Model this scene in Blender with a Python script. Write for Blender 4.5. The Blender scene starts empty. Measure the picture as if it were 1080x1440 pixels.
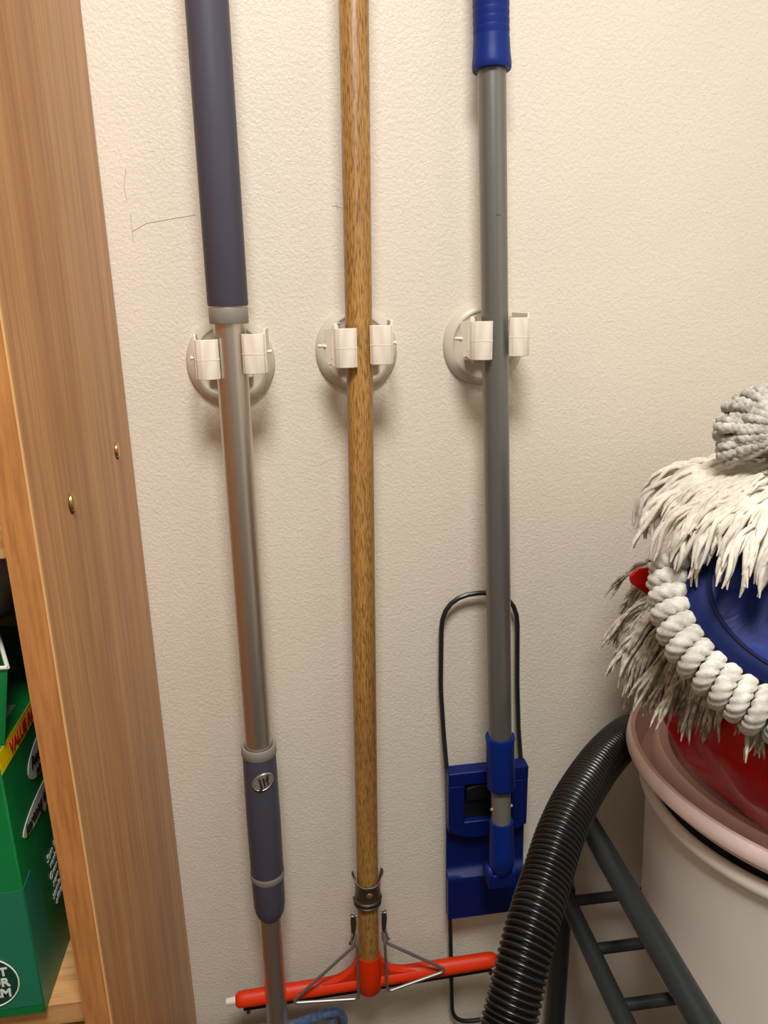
import bpy, bmesh, math, random
from mathutils import Vector, Matrix, noise
V = Vector
random.seed(7)
scn = bpy.context.scene
col = scn.collection

# ------------------------------------------------------------------ camera, world, light, exposure
cd = bpy.data.cameras.new('camera'); cam = bpy.data.objects.new('camera', cd); col.objects.link(cam)
yaw, pitch, roll = math.radians(7.3), math.radians(16.4), math.radians(-1.0)
fw = V((math.sin(yaw)*math.cos(pitch), math.cos(yaw)*math.cos(pitch), -math.sin(pitch)))
rt = V((math.cos(yaw), -math.sin(yaw), 0)); up = rt.cross(fw)
rt2 = rt*math.cos(roll) + up*math.sin(roll); up2 = -rt*math.sin(roll) + up*math.cos(roll)
cm = Matrix((rt2, up2, -fw)).transposed().to_4x4(); cm.translation = V((0, -.75, 1.45))
cam.matrix_world = cm
cd.sensor_fit = 'VERTICAL'; cd.sensor_height = 24; cd.lens = 24*1050/1440; cd.clip_start = .01
cd.dof.use_dof = False
scn.camera = cam
w = bpy.data.worlds.new('world'); scn.world = w; w.use_nodes = True
w.node_tree.nodes['Background'].inputs[0].default_value = (1, .9, .8, 1)
w.node_tree.nodes['Background'].inputs[1].default_value = .02
scn.view_settings.view_transform = 'Standard'; scn.view_settings.look = 'None'
scn.view_settings.gamma = 1; scn.view_settings.use_curve_mapping = False
scn.view_settings.exposure = 0.0
LAMP_POS = (.03, -.86, 2.385); LAMP_POWER = 22.6; LAMP_R = .20
ld = bpy.data.lights.new('ceiling_light', 'AREA'); ld.shape = 'DISK'; ld.size = 2*LAMP_R
ld.energy = LAMP_POWER; ld.color = (1, .98, .925)
lo = bpy.data.objects.new('ceiling_light', ld); col.objects.link(lo); lo.location = (LAMP_POS[0], LAMP_POS[1], LAMP_POS[2]-.05)

# ------------------------------------------------------------------ materials
def lin(c):
    f = lambda x: x/12.92 if x <= .04045 else ((x+.055)/1.055)**2.4
    return tuple(f(v/255) for v in c) + (1,)
def mat(name, rgb, rough=.5, metal=0, spec=.5, coat=0, sheen=0, sss=0):
    m = bpy.data.materials.new(name); m.use_nodes = True
    b = m.node_tree.nodes['Principled BSDF']
    b.inputs['Base Color'].default_value = lin(rgb); b.inputs['Roughness'].default_value = rough
    b.inputs['Metallic'].default_value = metal; b.inputs['Specular IOR Level'].default_value = spec
    b.inputs['Coat Weight'].default_value = coat; b.inputs['Sheen Weight'].default_value = sheen
    return m
def nodes(m): return m.node_tree.nodes, m.node_tree.links, m.node_tree.nodes['Principled BSDF']
def coords(m, scale, obj=True):
    n, l, b = nodes(m)
    t = n.new('ShaderNodeTexCoord'); mp = n.new('ShaderNodeMapping'); mp.inputs['Scale'].default_value = scale
    l.new(t.outputs['Object' if obj else 'Generated'], mp.inputs[0]); return mp.outputs[0]
def noise_tex(m, scale, sc=1, detail=4, rough=.5, dist=0):
    n, l, b = nodes(m); t = n.new('ShaderNodeTexNoise'); l.new(coords(m, scale), t.inputs['Vector'])
    t.inputs['Scale'].default_value = sc; t.inputs['Detail'].default_value = detail
    t.inputs['Roughness'].default_value = rough; t.inputs['Distortion'].default_value = dist
    return t.outputs['Fac']
def ramp(m, fac, stops):
    n, l, b = nodes(m); r = n.new('ShaderNodeValToRGB'); l.new(fac, r.inputs[0])
    e = r.color_ramp.elements
    while len(e) < len(stops): e.new(.5)
    for i, (p, c) in enumerate(stops): e[i].position = p; e[i].color = lin(c) if len(c) == 3 else c
    return r.outputs[0]
def mix(m, a, b_, fac, mode='MIX'):
    n, l, b = nodes(m); x = n.new('ShaderNodeMix'); x.data_type = 'RGBA'; x.blend_type = mode
    if isinstance(fac, float): x.inputs[0].default_value = fac
    else: l.new(fac, x.inputs[0])
    for i, v in ((6, a), (7, b_)):
        if isinstance(v, tuple): x.inputs[i].default_value = v if len(v) == 4 else lin(v)
        else: l.new(v, x.inputs[i])
    return x.outputs[2]
def base(m, out): n, l, b = nodes(m); l.new(out, b.inputs['Base Color'])
def bump(m, h, strength=.3, dist=.001):
    n, l, b = nodes(m); x = n.new('ShaderNodeBump'); x.inputs['Strength'].default_value = strength
    x.inputs['Distance'].default_value = dist; l.new(h, x.inputs['Height'])
    if b.inputs['Normal'].is_linked: l.new(b.inputs['Normal'].links[0].from_socket, x.inputs['Normal'])
    l.new(x.outputs[0], b.inputs['Normal'])
def wall_mat(name, rgb):
    m = mat(name, rgb, .5, spec=.4)
    h = noise_tex(m, (1, 1, 1), 300, 2.4, .6, .5)
    hr = ramp(m, h, [(.36, (0, 0, 0)), (.68, (255, 255, 255))])
    bump(m, hr, .45, .0006)
    bump(m, noise_tex(m, (1, 1, 1), 70, 3), .25, .0009)
    c = ramp(m, noise_tex(m, (1, 1, 1), 4, 3), [(.3, tuple(int(v*.975) for v in rgb)), (.7, rgb)])
    base(m, c); return m
def beech(name, scale, tint=1.0, dark=(168, 112, 66), light=(198, 146, 96), fine=None):
    m = mat(name, light, .42, spec=.4)
    a = ramp(m, noise_tex(m, scale, 1, 3, .5, .3), [(.3, dark), (.7, light)])
    sc2 = tuple(v*7 for v in scale)
    b_ = ramp(m, noise_tex(m, sc2, 1, 4, .6, .1), [(.35, (170, 150, 130)), (.6, (255, 255, 255))])
    base(m, mix(m, a, b_, .45, 'MULTIPLY'))
    return m
M = {}
M['wall'] = wall_mat('wall_paint', (229, 220, 206))
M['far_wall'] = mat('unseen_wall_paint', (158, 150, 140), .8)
M['ceiling'] = mat('ceiling_paint', (230, 225, 215), .8)
M['floor'] = mat('floor_vinyl', (72, 62, 54), .5); bump(M['floor'], noise_tex(M['floor'], (1, 1, 1), 30), .2)
M['side'] = beech('beech_side_veneer', (20, 26, .9), dark=(185, 130, 79), light=(210, 157, 102))
M['edge'] = beech('beech_front_edging', (40, 40, 2.5), dark=(186, 120, 64), light=(202, 142, 86))
M['shelfwood'] = beech('beech_shelf_veneer', (2, 30, 20), dark=(196, 142, 88), light=(222, 176, 122))
M['strip'] = mat('edge_strip', (224, 176, 116), .4)
M['brass'] = mat('brass', (200, 165, 95), .3, .9)
M['copper'] = mat('dull_copper', (150, 98, 58), .5, .5)
M['hole'] = mat('dark_hole', (30, 20, 14), .8)
M['white_plastic'] = mat('white_plastic', (232, 222, 208), .42)
M['disc_plastic'] = mat('holder_disc_plastic', (205, 197, 182), .38)
M['grip'] = mat('slate_violet_rubber', (74, 73, 88), .45, spec=.3)
bump(M['grip'], noise_tex(M['grip'], (1, 1, .3), 300, 2), .08, .0004)
M['grey_plastic'] = mat('warm_grey_plastic', (133, 128, 120), .45)
M['alu'] = mat('brushed_aluminium', (206, 200, 192), .33, .95); bump(M['alu'], noise_tex(M['alu'], (1, 1, .05), 900, 2), .05, .0003)
M['badge'] = mat('silver_badge', (165, 160, 152), .35, .5)
M['dark_alu'] = mat('grey_painted_tube', (122, 121, 120), .34, .6, coat=.15)
M['ferrule_alu'] = mat('bare_tube_end', (120, 116, 110), .45, .2)
M['blue'] = mat('royal_blue_plastic', (6, 38, 118), .45, spec=.25)
M['blue_plate'] = mat('deep_blue_plastic', (2, 24, 92), .45, spec=.25)
M['black_gloss'] = mat('black_gloss_plastic', (20, 20, 22), .3)
M['steel'] = mat('steel_wire', (150, 146, 142), .34, .7)
M['steel_dark'] = mat('worn_steel', (105, 98, 90), .36, .85); 
M['black_wire'] = mat('dark_steel_wire', (72, 72, 72), .3, .8)
M['rust_wire'] = mat('rusty_wire', (96, 50, 36), .5, .5)
M['orange'] = mat('orange_red_plastic', (216, 48, 2), .42, spec=.3)
M['hose'] = mat('black_hose', (12, 12, 13), .27, spec=.6)
M['rack'] = mat('charcoal_rack_tube', (50, 55, 57), .4, .2)
M['bin'] = mat('cream_pink_plastic', (252, 244, 236), .36)
M['lid'] = mat('pale_pink_plastic', (242, 218, 210), .36)
M['red'] = mat('glossy_red_nylon', (190, 5, 9), .32, coat=.15)
bump(M['red'], noise_tex(M['red'], (1, 1, 1), 14, 2, .5, .6), .5, .006)
M['maroon'] = mat('dark_red_plastic', (110, 12, 18), .35)
def cotton(name, a, b_, sc=160):
    m = mat(name, b_, .9, spec=.15, sheen=.15)
    f = ramp(m, noise_tex(m, (1, 1, 1), sc, 3, .6), [(.32, a), (.62, b_)])
    g = ramp(m, noise_tex(m, (1, 1, 1), 22, 2, .5), [(.35, (215, 212, 208)), (.6, (255, 255, 255))])
    base(m, mix(m, f, g, .7, 'MULTIPLY')); bump(m, noise_tex(m, (1, 1, 1), 900, 2), .5, .0006); return m
M['cotton_white'] = cotton('white_cotton_yarn', (214, 206, 192), (238, 232, 220))
M['cotton_dirty'] = cotton('soiled_grey_yarn', (128, 116, 100), (212, 204, 190))
M['cotton_rope'] = cotton('off_white_rope', (205, 202, 196), (240, 238, 232))
M['cotton_grey'] = cotton('grey_white_rope', (150, 148, 144), (218, 214, 206))
M['blue_fabric'] = mat('blue_satin_fabric', (12, 36, 116), .42, spec=.3)
h = noise_tex(M['blue_fabric'], (1, 1, 1), 34, 3, .5, .8)
base(M['blue_fabric'], ramp(M['blue_fabric'], h, [(.4, (8, 30, 108)), (.8, (18, 48, 138))]))
bump(M['blue_fabric'], h, .4, .003)
M['navy_tape'] = mat('navy_binding_tape', (12, 28, 84), .7, spec=.25); bump(M['navy_tape'], noise_tex(M['navy_tape'], (1, 1, 1), 900), .4, .0005)
M['pale_blue'] = cotton('pale_blue_terry', (84, 124, 160), (132, 170, 200), 300)
M['dusty_blue'] = cotton('dusty_blue_cloth', (64, 84, 124), (96, 116, 156), 200)
def green_mat():
    m = mat('green_printed_card', (8, 116, 58), .38, spec=.5)
    base(m, ramp(m, noise_tex(m, (1, 1, 1), 9, 2), [(.3, (4, 96, 44)), (.7, (10, 124, 62))])); return m
M['green'] = green_mat()
M['teal'] = mat('teal_print', (30, 112, 86), .4)
M['yellow'] = mat('yellow_print', (240, 206, 0), .4)
M['red_ink'] = mat('red_ink', (190, 20, 30), .5)
M['ink'] = mat('black_ink', (22, 24, 22), .6)
M['white_ink'] = mat('white_ink', (214, 222, 212), .5)
M['pale_print'] = mat('pale_bubble_print', (200, 198, 192), .5)
M['darkgreen'] = mat('dark_green_print', (6, 60, 40), .5)
M['card_edge'] = mat('raw_card_edge', (214, 208, 194), .7)
M['grey_label'] = mat('grey_label_print', (120, 126, 120), .5)
M['grey_bag'] = mat('grey_plastic_bag', (150, 142, 136), .35); bump(M['grey_bag'], noise_tex(M['grey_bag'], (1, 1, 1), 14, 3), .6, .01)
M['lilac'] = mat('lilac_grey_card', (176, 168, 172), .6)
M['pencil'] = mat('pencil_graphite', (198, 185, 168), .7)
M['wear'] = mat('pale_paint_wear', (190, 168, 136), .7)
M['lamp_glass'] = mat('lamp_diffuser', (255, 250, 240), .4)
bb = M['lamp_glass'].node_tree.nodes['Principled BSDF']; bb.inputs['Emission Color'].default_value = (1, .88, .74, 1); bb.inputs['Emission Strength'].default_value = 2
def oak():
    m = mat('varnished_oak_stick', (166, 120, 58), .42, coat=.12)
    a = ramp(m, noise_tex(m, (60, 60, 3), 1, 3, .5, .2), [(.3, (150, 108, 54)), (.7, (182, 138, 74))])
    f = ramp(m, noise_tex(m, (1300, 1300, 110), 1, 2, .5, 0), [(.46, (255, 255, 255)), (.64, (130, 98, 62))])
    base(m, mix(m, a, f, .75, 'MULTIPLY')); return m
M['oak'] = oak()

# ------------------------------------------------------------------ mesh helpers
class MB:
    def __init__(s): s.v = []; s.f = []
    def add(s, vs, fs, mx=None):
        o = len(s.v); s.v += [tuple(mx @ V(p)) if mx else tuple(p) for p in vs]
        s.f += [tuple(i+o for i in f) for f in fs]; return s
    def box(s, a, b, mx=None):
        x0, y0, z0 = a; x1, y1, z1 = b
        vs = [(x0,y0,z0),(x1,y0,z0),(x1,y1,z0),(x0,y1,z0),(x0,y0,z1),(x1,y0,z1),(x1,y1,z1),(x0,y1,z1)]
        return s.add(vs, [(0,3,2,1),(4,5,6,7),(0,1,5,4),(1,2,6,5),(2,3,7,6),(3,0,4,7)], mx)
    def lathe(s, prof, seg=40, mx=None, cap=(False, False), sx=1, sy=1):
        vs, fs = [], []; n = len(prof)
        for r, z in prof:
            for k in range(seg):
                a = 2*math.pi*k/seg; vs.append((r*math.cos(a)*sx, r*math.sin(a)*sy, z))
        for i in range(n-1):
            for k in range(seg):
                k2 = (k+1) % seg; fs.append((i*seg+k, i*seg+k2, (i+1)*seg+k2, (i+1)*seg+k))
        if cap[0]: fs.append(tuple(reversed(range(seg))))
        if cap[1]: fs.append(tuple(range((n-1)*seg, n*seg)))
        return s.add(vs, fs, mx)
    def tube(s, path, r, seg=12, cap=True, closed=False, section=None, mx=None):
        P = [V(p) for p in path]; n = len(P); R = r if isinstance(r, (list, tuple)) else [r]*n
        T = []
        for i in range(n):
            if closed: t = P[(i+1) % n]-P[i-1]
            else: t = P[min(i+1, n-1)]-P[max(i-1, 0)]
            T.append(t.normalized() if t.length > 1e-9 else V((0, 0, 1)))
        u = T[0].orthogonal().normalized(); vs, fs = [], []
        for i in range(n):
            u = (u - T[i]*u.dot(T[i])).normalized(); w_ = T[i].cross(u)
            for k in range(seg):
                a = 2*math.pi*k/seg; rr = R[i]*(section(a, i) if section else 1)
                vs.append(tuple(P[i] + u*(rr*math.cos(a)) + w_*(rr*math.sin(a))))
        for i in range(n if closed else n-1):
            j = (i+1) % n
            for k in range(seg):
                k2 = (k+1) % seg; fs.append((i*seg+k, i*seg+k2, j*seg+k2, j*seg+k))
        if cap and not closed: fs.append(tuple(reversed(range(seg)))); fs.append(tuple(range((n-1)*seg, n*seg)))
        return s.add(vs, fs, mx)
    def prism(s, pts, z0, z1, mx=None):
        n = len(pts); vs = [(x, y, z0) for x, y in pts]+[(x, y, z1) for x, y in pts]
        fs = [tuple(reversed(range(n))), tuple(range(n, 2*n))]+[(i, (i+1) % n, n+(i+1) % n, n+i) for i in range(n)]
        return s.add(vs, fs, mx)
    def grid(s, nu, nv, fn, mx=None):
        vs = [fn(i/(nu-1), j/(nv-1)) for i in range(nu) for j in range(nv)]
        fs = [(i*nv+j, (i+1)*nv+j, (i+1)*nv+j+1, i*nv+j+1) for i in range(nu-1) for j in range(nv-1)]
        return s.add(vs, fs, mx)
    def build(s, name, m, parent=None, smooth=True, bevel=0, bseg=2, angle=35, sub=0):
        me = bpy.data.meshes.new(name); me.from_pydata(s.v, [], s.f); me.validate()
        bm = bmesh.new(); bm.from_mesh(me); bmesh.ops.recalc_face_normals(bm, faces=bm.faces); bm.to_mesh(me); bm.free()
        ms = m if isinstance(m, (list, tuple)) else [m]
        for q in ms: me.materials.append(M[q] if isinstance(q, str) else q)
        o = bpy.data.objects.new(name, me); col.objects.link(o)
        if bevel:
            b = o.modifiers.new('bevel', 'BEVEL'); b.width = bevel; b.segments = bseg; b.limit_method = 'ANGLE'; b.angle_limit = math.radians(30); b.harden_normals = False
        if sub:
            q = o.modifiers.new('subdivision', 'SUBSURF'); q.levels = sub; q.render_levels = sub
        if smooth:
            me.polygons.foreach_set('use_smooth', [True]*len(me.polygons))
            try: me.set_sharp_from_angle(angle=math.radians(angle if not bevel else 60))
            except Exception: pass
        if parent: attach(o, parent)
        return o
def attach(o, p):
    o.parent = p; o.matrix_parent_inverse = (p['_mw'] if False else world(p)).inverted()
def world(o):
    m = o.matrix_basis.copy()
    if o.parent: m = world(o.parent) @ o.matrix_parent_inverse @ m
    return m
def thing(name, label, cat, loc=(0, 0, 0), group=None):
    o = bpy.data.objects.new(name, None); col.objects.link(o); o.location = loc; o.empty_display_size = .03
    return tag(o, label, cat, group)
def tag(o, label, cat, group=None):
    o['label'] = label; o['category'] = cat
    if group: o['group'] = group
    return o
def struct(o): o['kind'] = 'structure'; return o
def frame(origin, zdir, xdir=(1, 0, 0)):
    z = V(zdir).normalized(); x = V(xdir); x = (x - z*x.dot(z)).normalized(); y = z.cross(x)
    m = Matrix((x, y, z)).transposed().to_4x4(); m.translation = V(origin); return m
def text(body, size, mx, m, parent, name='lettering', ext=.0002, weight=0, shear=0, align='LEFT'):
    c = bpy.data.curves.new(name, 'FONT'); c.body = body; c.size = size; c.extrude = ext; c.offset = weight; c.shear = shear
    c.align_x = align; c.resolution_u = 3
    t = bpy.data.objects.new(name, c); col.objects.link(t)
    dg = bpy.context.evaluated_depsgraph_get(); me = bpy.data.meshes.new_from_object(t.evaluated_get(dg))
    bpy.data.objects.remove(t); bpy.data.curves.remove(c)
    me.transform(mx); me.materials.clear(); me.materials.append(M[m]); me.name = name
    o = bpy.data.objects.new(name, me); col.objects.link(o); attach(o, parent); return o
def smooth_path(pts, n=8):
    P = [V(p) for p in pts]; out = []
    for i in range(len(P)-1):
        a = P[i-1] if i else P[0]*2-P[1]; b, c = P[i], P[i+1]; d = P[i+2] if i+2 < len(P) else P[-1]*2-P[-2]
        for k in range(n):
            t = k/n; out.append(.5*((2*b)+(c-a)*t+(2*a-5*b+4*c-d)*t*t+(-a+3*b-3*c+d)*t**3))
    out.append(P[-1]); return out
def round_path(pts, rad, closed=False, seg=6):
    P = [V(p) for p in pts]; n = len(P); out = []
    for i in range(n):
        if not closed and i in (0, n-1): out.append(P[i]); continue
        a, b, c = P[i-1], P[i], P[(i+1) % n]
        r = rad[i] if isinstance(rad, (list, tuple)) else rad
        da, dc = (a-b).normalized(), (c-b).normalized(); r = min(r, (a-b).length*.49, (c-b).length*.49)
        p0, p1 = b+da*r, b+dc*r
        for k in range(seg+1):
            t = k/seg; out.append(p0*(1-t)**2+b*2*t*(1-t)+p1*t*t)
    return out

# ------------------------------------------------------------------ the room
XL, XR, YB, ZC = -.80, .74, -1.75, 2.42
struct(MB().box((XL-.05, 0, 0), (XR+.05, .08, ZC)).build('wall_back', 'wall', smooth=False))
struct(MB().box((XR, YB, 0), (XR+.05, 0, ZC)).build('wall_right', 'wall', smooth=False))
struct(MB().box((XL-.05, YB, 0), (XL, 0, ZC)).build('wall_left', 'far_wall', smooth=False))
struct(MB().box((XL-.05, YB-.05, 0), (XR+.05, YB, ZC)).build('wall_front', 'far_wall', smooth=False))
struct(MB().box((XL-.05, YB-.05, -.05), (XR+.05, .08, 0)).build('floor', 'floor', smooth=False))
struct(MB().box((XL-.05, YB-.05, ZC), (XR+.05, .08, ZC+.05)).build('ceiling', 'ceiling', smooth=False))
wallo = bpy.data.objects['wall_back']
for pts in ([(-.131, 1.507), (-.118, 1.514), (-.1, 1.517), (-.073, 1.521)], [(-.131, 1.522), (-.131, 1.498)], [(-.131, 1.56), (-.134, 1.545), (-.133, 1.532)],
            [(.0525, 1.528), (.0565, 1.5285), (.0615, 1.526)], [(.056, 1.531), (.0575, 1.525)]):
    MB().tube([(x, -.0001, z) for x, z in pts], .0003, 6).build('pencil_mark', 'pencil', wallo)

# ceiling lamp, above the camera
lamp = thing('ceiling_lamp', 'round white ceiling lamp overhead, out of the frame', 'lamp', (LAMP_POS[0], LAMP_POS[1], ZC))
lm = Matrix.Translation((LAMP_POS[0], LAMP_POS[1], 0))
MB().lathe([(LAMP_R+.02, ZC), (LAMP_R+.02, ZC-.03), (LAMP_R, ZC-.04)], 40, lm).build('rim', 'white_plastic', lamp)
MB().lathe([(0.001, ZC-.055), (LAMP_R*.6, ZC-.05), (LAMP_R, ZC-.04)], 40, lm).build('diffuser', 'lamp_glass', lamp)
lo.location.z = ZC-.06; attach(lo, lamp)

# ------------------------------------------------------------------ beech shelving unit
cx = -.1535; CT = .019
cab = thing('shelving_unit', 'tall open beech shelving unit along the left edge, side panel to the wall', 'shelf', (-.4, -.15, 0))
def panel(x0, x1):
    p = MB().box((x0, -.2975, .0), (x1, -.0015, 2.15)).build('side_panel', 'side', cab, smooth=False)
    MB().box((x0, -.299, .0), (x1-.0007, -.2975, 2.15)).build('front_edging', 'edge', p, smooth=False)
    MB().box((x1-.0009, -.2993, .0), (x1+.0001, -.2972, 2.15)).build('edge_strip', 'strip', p, smooth=False)
    return p
sp = panel(cx-CT, cx); panel(-.62-CT, -.62)
for z in (.06, .947, 1.3165, 1.72, 2.12):
    s_ = MB().box((-.62, -.292, z-.0195), (cx-CT, -.009, z)).build('shelf_board', 'shelfwood', cab, smooth=False, bevel=.0006)
MB().box((-.62, -.009, .04), (cx-CT, -.0015, 2.14)).build('back_panel', 'side', cab, smooth=False)
for (y, z) in ((-.064, 1.317), (-.219, 1.311)):
    mx = frame((cx, y, z), (1, 0, 0), (0, 1, 0))
    h = MB().lathe([(.0001, .0002), (.0078, .0002)], 20, mx).build('drilled_hole', 'hole', cab)
    mx2 = frame((cx, y+.0012, z+.001), (1, .12, .1), (0, 1, 0))
    MB().lathe([(.0001, .0022), (.0045, .0020), (.0066, .001), (.0070, -.001)], 20, mx2).build('brass_cap', 'brass', h)

# ------------------------------------------------------------------ wall mounted tool holders
def jaw_profile(k=1):
    # section in the x/y plane: back leg near the disc, round front, tip near the pole. x grows away from the pole
    out = [(.0095, .034), (.0102, .008), (.0100, -.002), (.0085, -.0075), (.004, -.0105), (-.002, -.0108), (-.0085, -.0085), (-.0112, -.0045)]
    inn = [(-.0098, -.0035), (-.0075, -.0066), (-.002, -.0087), (.0035, -.0085), (.0068, -.0062), (.0080, -.0015), (.0082, .008), (.0076, .034)]
    return [(k*x, y) for x, y in out+inn]
def tool_holder(x, z, r, label, jaws, poley):
    t = thing('tool_holder', label, 'tool holder', (x, 0, z), 'round white tool holders on the wall')
    mx = frame((x, 0, z), (0, -1, 0))
    MB().lathe([(r, .0), (r, .0022), (r*.985, .0045), (r*.93, .0075), (r*.84, .0098), (r*.80, .0100), (r*.765, .0085), (r*.70, .0078), (r*.3, .0078), (.0001, .0078)], 64, mx).build('base_disc', 'disc_plastic', t, angle=50)
    MB().box((x-.021, -.0185, z-.015), (x+.021, -.0078, z+.0165)).build('clamp_block', 'white_plastic', t, smooth=True, bevel=.0015)
    for (jx, jz, rot, side, wing) in jaws:
        m2 = Matrix.Translation((jx, -.0545, jz)) @ Matrix.Rotation(math.radians(rot), 4, 'Z')
        j = MB().prism(jaw_profile(side), -.0175, .0175, m2).build('jaw', 'white_plastic', t, angle=40, bevel=.0005)
        MB().prism([(a*1.015, b*1.015) for a, b in jaw_profile(side)], -.0006, .0004, m2).build('jaw_seam', 'white_plastic', j, angle=40)
        # outer upright rim of the jaw
        sx = side*.0092
        MB().box((sx-.0012, -.003, -.0175), (sx+.0012, .030, .0215), m2).build('jaw_cheek', 'white_plastic', j, bevel=.0005)
        # hinge pin on the outer side
        pm = frame(m2 @ V((side*.0095, .006, .001)), m2.to_3x3() @ V((side, 0, 0)), (0, 0, 1))
        MB().lathe([(.0001, .0052), (.0016, .005), (.0019, .004), (.0019, .003), (.0011, .0028), (.0011, -.004)], 12, pm).build('hinge_pin', 'white_plastic', j)
        if wing:
            pts = [(-.0175, .001), (-.0150, .006), (-.0165, .0095), (-.0130, .0125), (-.0085, .0110), (-.0060, .0145), (-.0030, .0120), (-.0010, .0165), (.0030, .0165), (.0045, .0120), (.0090, .0125), (.0110, .0145), (.0165, .0140), (.0175, .0060), (.0185, .001), (.0215, -.0005), (.0195, -.003), (-.0175, -.003), (-.0215, -.001)]
            od = (m2.to_3x3() @ V((side*.80, .60, 0))).normalized(); zc_ = V((0, 0, 1))
            wm = Matrix((zc_, od, zc_.cross(od))).transposed().to_4x4(); wm.translation = m2 @ V((side*.0088, -.001, 0)); flip = 1
            MB().prism([(a, flip*b) for a, b in pts], -.001, .0012, wm).build('toothed_wing', 'white_plastic', j, bevel=.0004)
            wv = wm.to_3x3(); b0 = wm @ V((.001, .010, -.0012))
            MB().tube([b0, b0+wv @ V((0, .004, 0))+V((-.001, -.003, 0)), b0+wv @ V((0, .0125, 0))+V((-.001, -.004, 0))], [.0015, .0013, .0017], 10).build('hinge_pin', 'white_plastic', j)
            MB().box((-.010, .003, -.0016), (.012, .0045, .0016), wm).build('wing_rib', 'white_plastic', j)
    return t
tool_holder(-.051, 1.3885, .0423, 'round white tool holder gripping the violet-handled mop pole, leftmost', [(-.0685, 1.395, 4, -1, False), (-.0255, 1.399, -4, 1, False)], -.047)
tool_holder(.0712, 1.3965, .0403, 'round white tool holder gripping the wooden stick, middle of the three', [(.0565, 1.402, -12, -1, True), (.0895, 1.404, -3, 1, False)], -.045)
tool_holder(.1990, 1.3985, .0408, 'round white tool holder gripping the grey pole with blue grip, rightmost', [(.1835, 1.4055, -22, -1, True), (.2185, 1.408, 10, 1, False)], -.045)

# ------------------------------------------------------------------ telescopic mop, left
t = thing('telescopic_mop', 'telescopic mop with slate violet grips and silver aluminium pole, leftmost tool', 'mop', (-.05, -.05, .56))
def seg_tube(parent, name, m, a, b, prof, seg=40, **kw):
    # profile radii along the axis a->b : list of (fraction, radius)
    a, b = V(a), V(b); L = (b-a).length; mx = frame(a, b-a)
    return MB().lathe([(max(r, .0001), f*L) for f, r in prof], seg, mx).build(name, m, parent, **kw)
def ax1(z): return V((-.0485 + (1.4-z)*.002 + (.0022 if z > 1.39 else .0), -.047-.0*(1.4-z), z))
T1 = V((-.0452, -.047, 1.95)); P1 = lambda z: V((-.0452 - (1.95-z)*.0035, -.047, z))
seg_tube(t, 'handle_grip', 'grip', P1(1.4405), P1(1.90), [(0, 0), (0, .0172), (.004, .0180), (.4, .0176), (.75, .0170), (.98, .0165), (1, .012), (1, 0)])
seg_tube(t, 'collar', 'grey_plastic', P1(1.4255), P1(1.4395), [(0, 0), (0, .0170), (.05, .0174), (.95, .0176), (1, .0172), (1, 0)])
seg_tube(t, 'upper_tube', 'alu', P1(.985), P1(1.430), [(0, .0143), (1, .0143)])
sl = seg_tube(t, 'lock_sleeve', 'grip', P1(.823), P1(.985), [(0, 0), (0, .0178), (.02, .0182), (.5, .0184), (.98, .0176), (1, .0174), (1, 0)])
seg_tube(t, 'sleeve_ring', 'grey_plastic', P1(.981), P1(.992), [(0, .0180), (.1, .0186), (.85, .0184), (1, .0174), (1, .0150), (.6, .0144), (0, .0143)])
seg_tube(t, 'sleeve_ring', 'grey_plastic', P1(.8225), P1(.831), [(0, .0184), (.1, .0188), (.9, .0189), (1, .0184)])
seg_tube(t, 'tapered_cap', 'grip', P1(.768), P1(.8225), [(0, .0128), (.04, .0140), (.14, .0162), (.3, .0176), (.9, .0180), (1, .0180), (1, 0)])
seg_tube(t, 'lower_tube', 'alu', P1(.583), P1(.771), [(0, 0), (0, .0128), (1, .0128)])
# oval badge wrapped on the sleeve
bc = P1(.958); aim = V((.0035, -.0185, 0)).normalized()
def onsleeve(u, v, lift): # u along circumference, v along axis
    th = math.atan2(aim.y, aim.x) + u/.0182; return (bc.x + (.0178+lift)*math.cos(th), bc.y + (.0178+lift)*math.sin(th), bc.z + v)
def badge_fn(i, j, lift, a, b):
    r = i; ph = 2*math.pi*j; x, y = a*r*math.cos(ph), b*r*math.sin(ph); c, s_ = math.cos(.45), math.sin(.45)
    return onsleeve(x*c-y*s_, x*s_+y*c, lift*(1 if r < .95 else .0))
bd = MB().grid(7, 41, lambda i, j: badge_fn(i, j, .0016, .0122, .0092)).build('badge', 'badge', sl)
MB().tube([badge_fn(.94, k/40, .0018, .0122, .0092) for k in range(40)], .0005, 6, closed=True).build('badge_rim', 'badge', bd)
c = bpy.data.curves.new('lettering', 'FONT'); c.body = 'Jif'; c.size = .0150; c.extrude = .0004; c.align_x = 'CENTER'; c.align_y = 'CENTER'; c.offset = .0003; c.shear = .15
to = bpy.data.objects.new('lettering', c); col.objects.link(to); dg = bpy.context.evaluated_depsgraph_get()
me = bpy.data.meshes.new_from_object(to.evaluated_get(dg)); bpy.data.objects.remove(to)
for v_ in me.vertices:
    x, y, z = v_.co; cc, ss = math.cos(.30), math.sin(.30); v_.co = onsleeve(x*cc-y*ss, x*ss+y*cc, .0022+z)
me.materials.clear(); me.materials.append(M['steel_dark']); lt = bpy.data.objects.new('lettering', me); col.objects.link(lt); attach(lt, bd)
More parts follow.
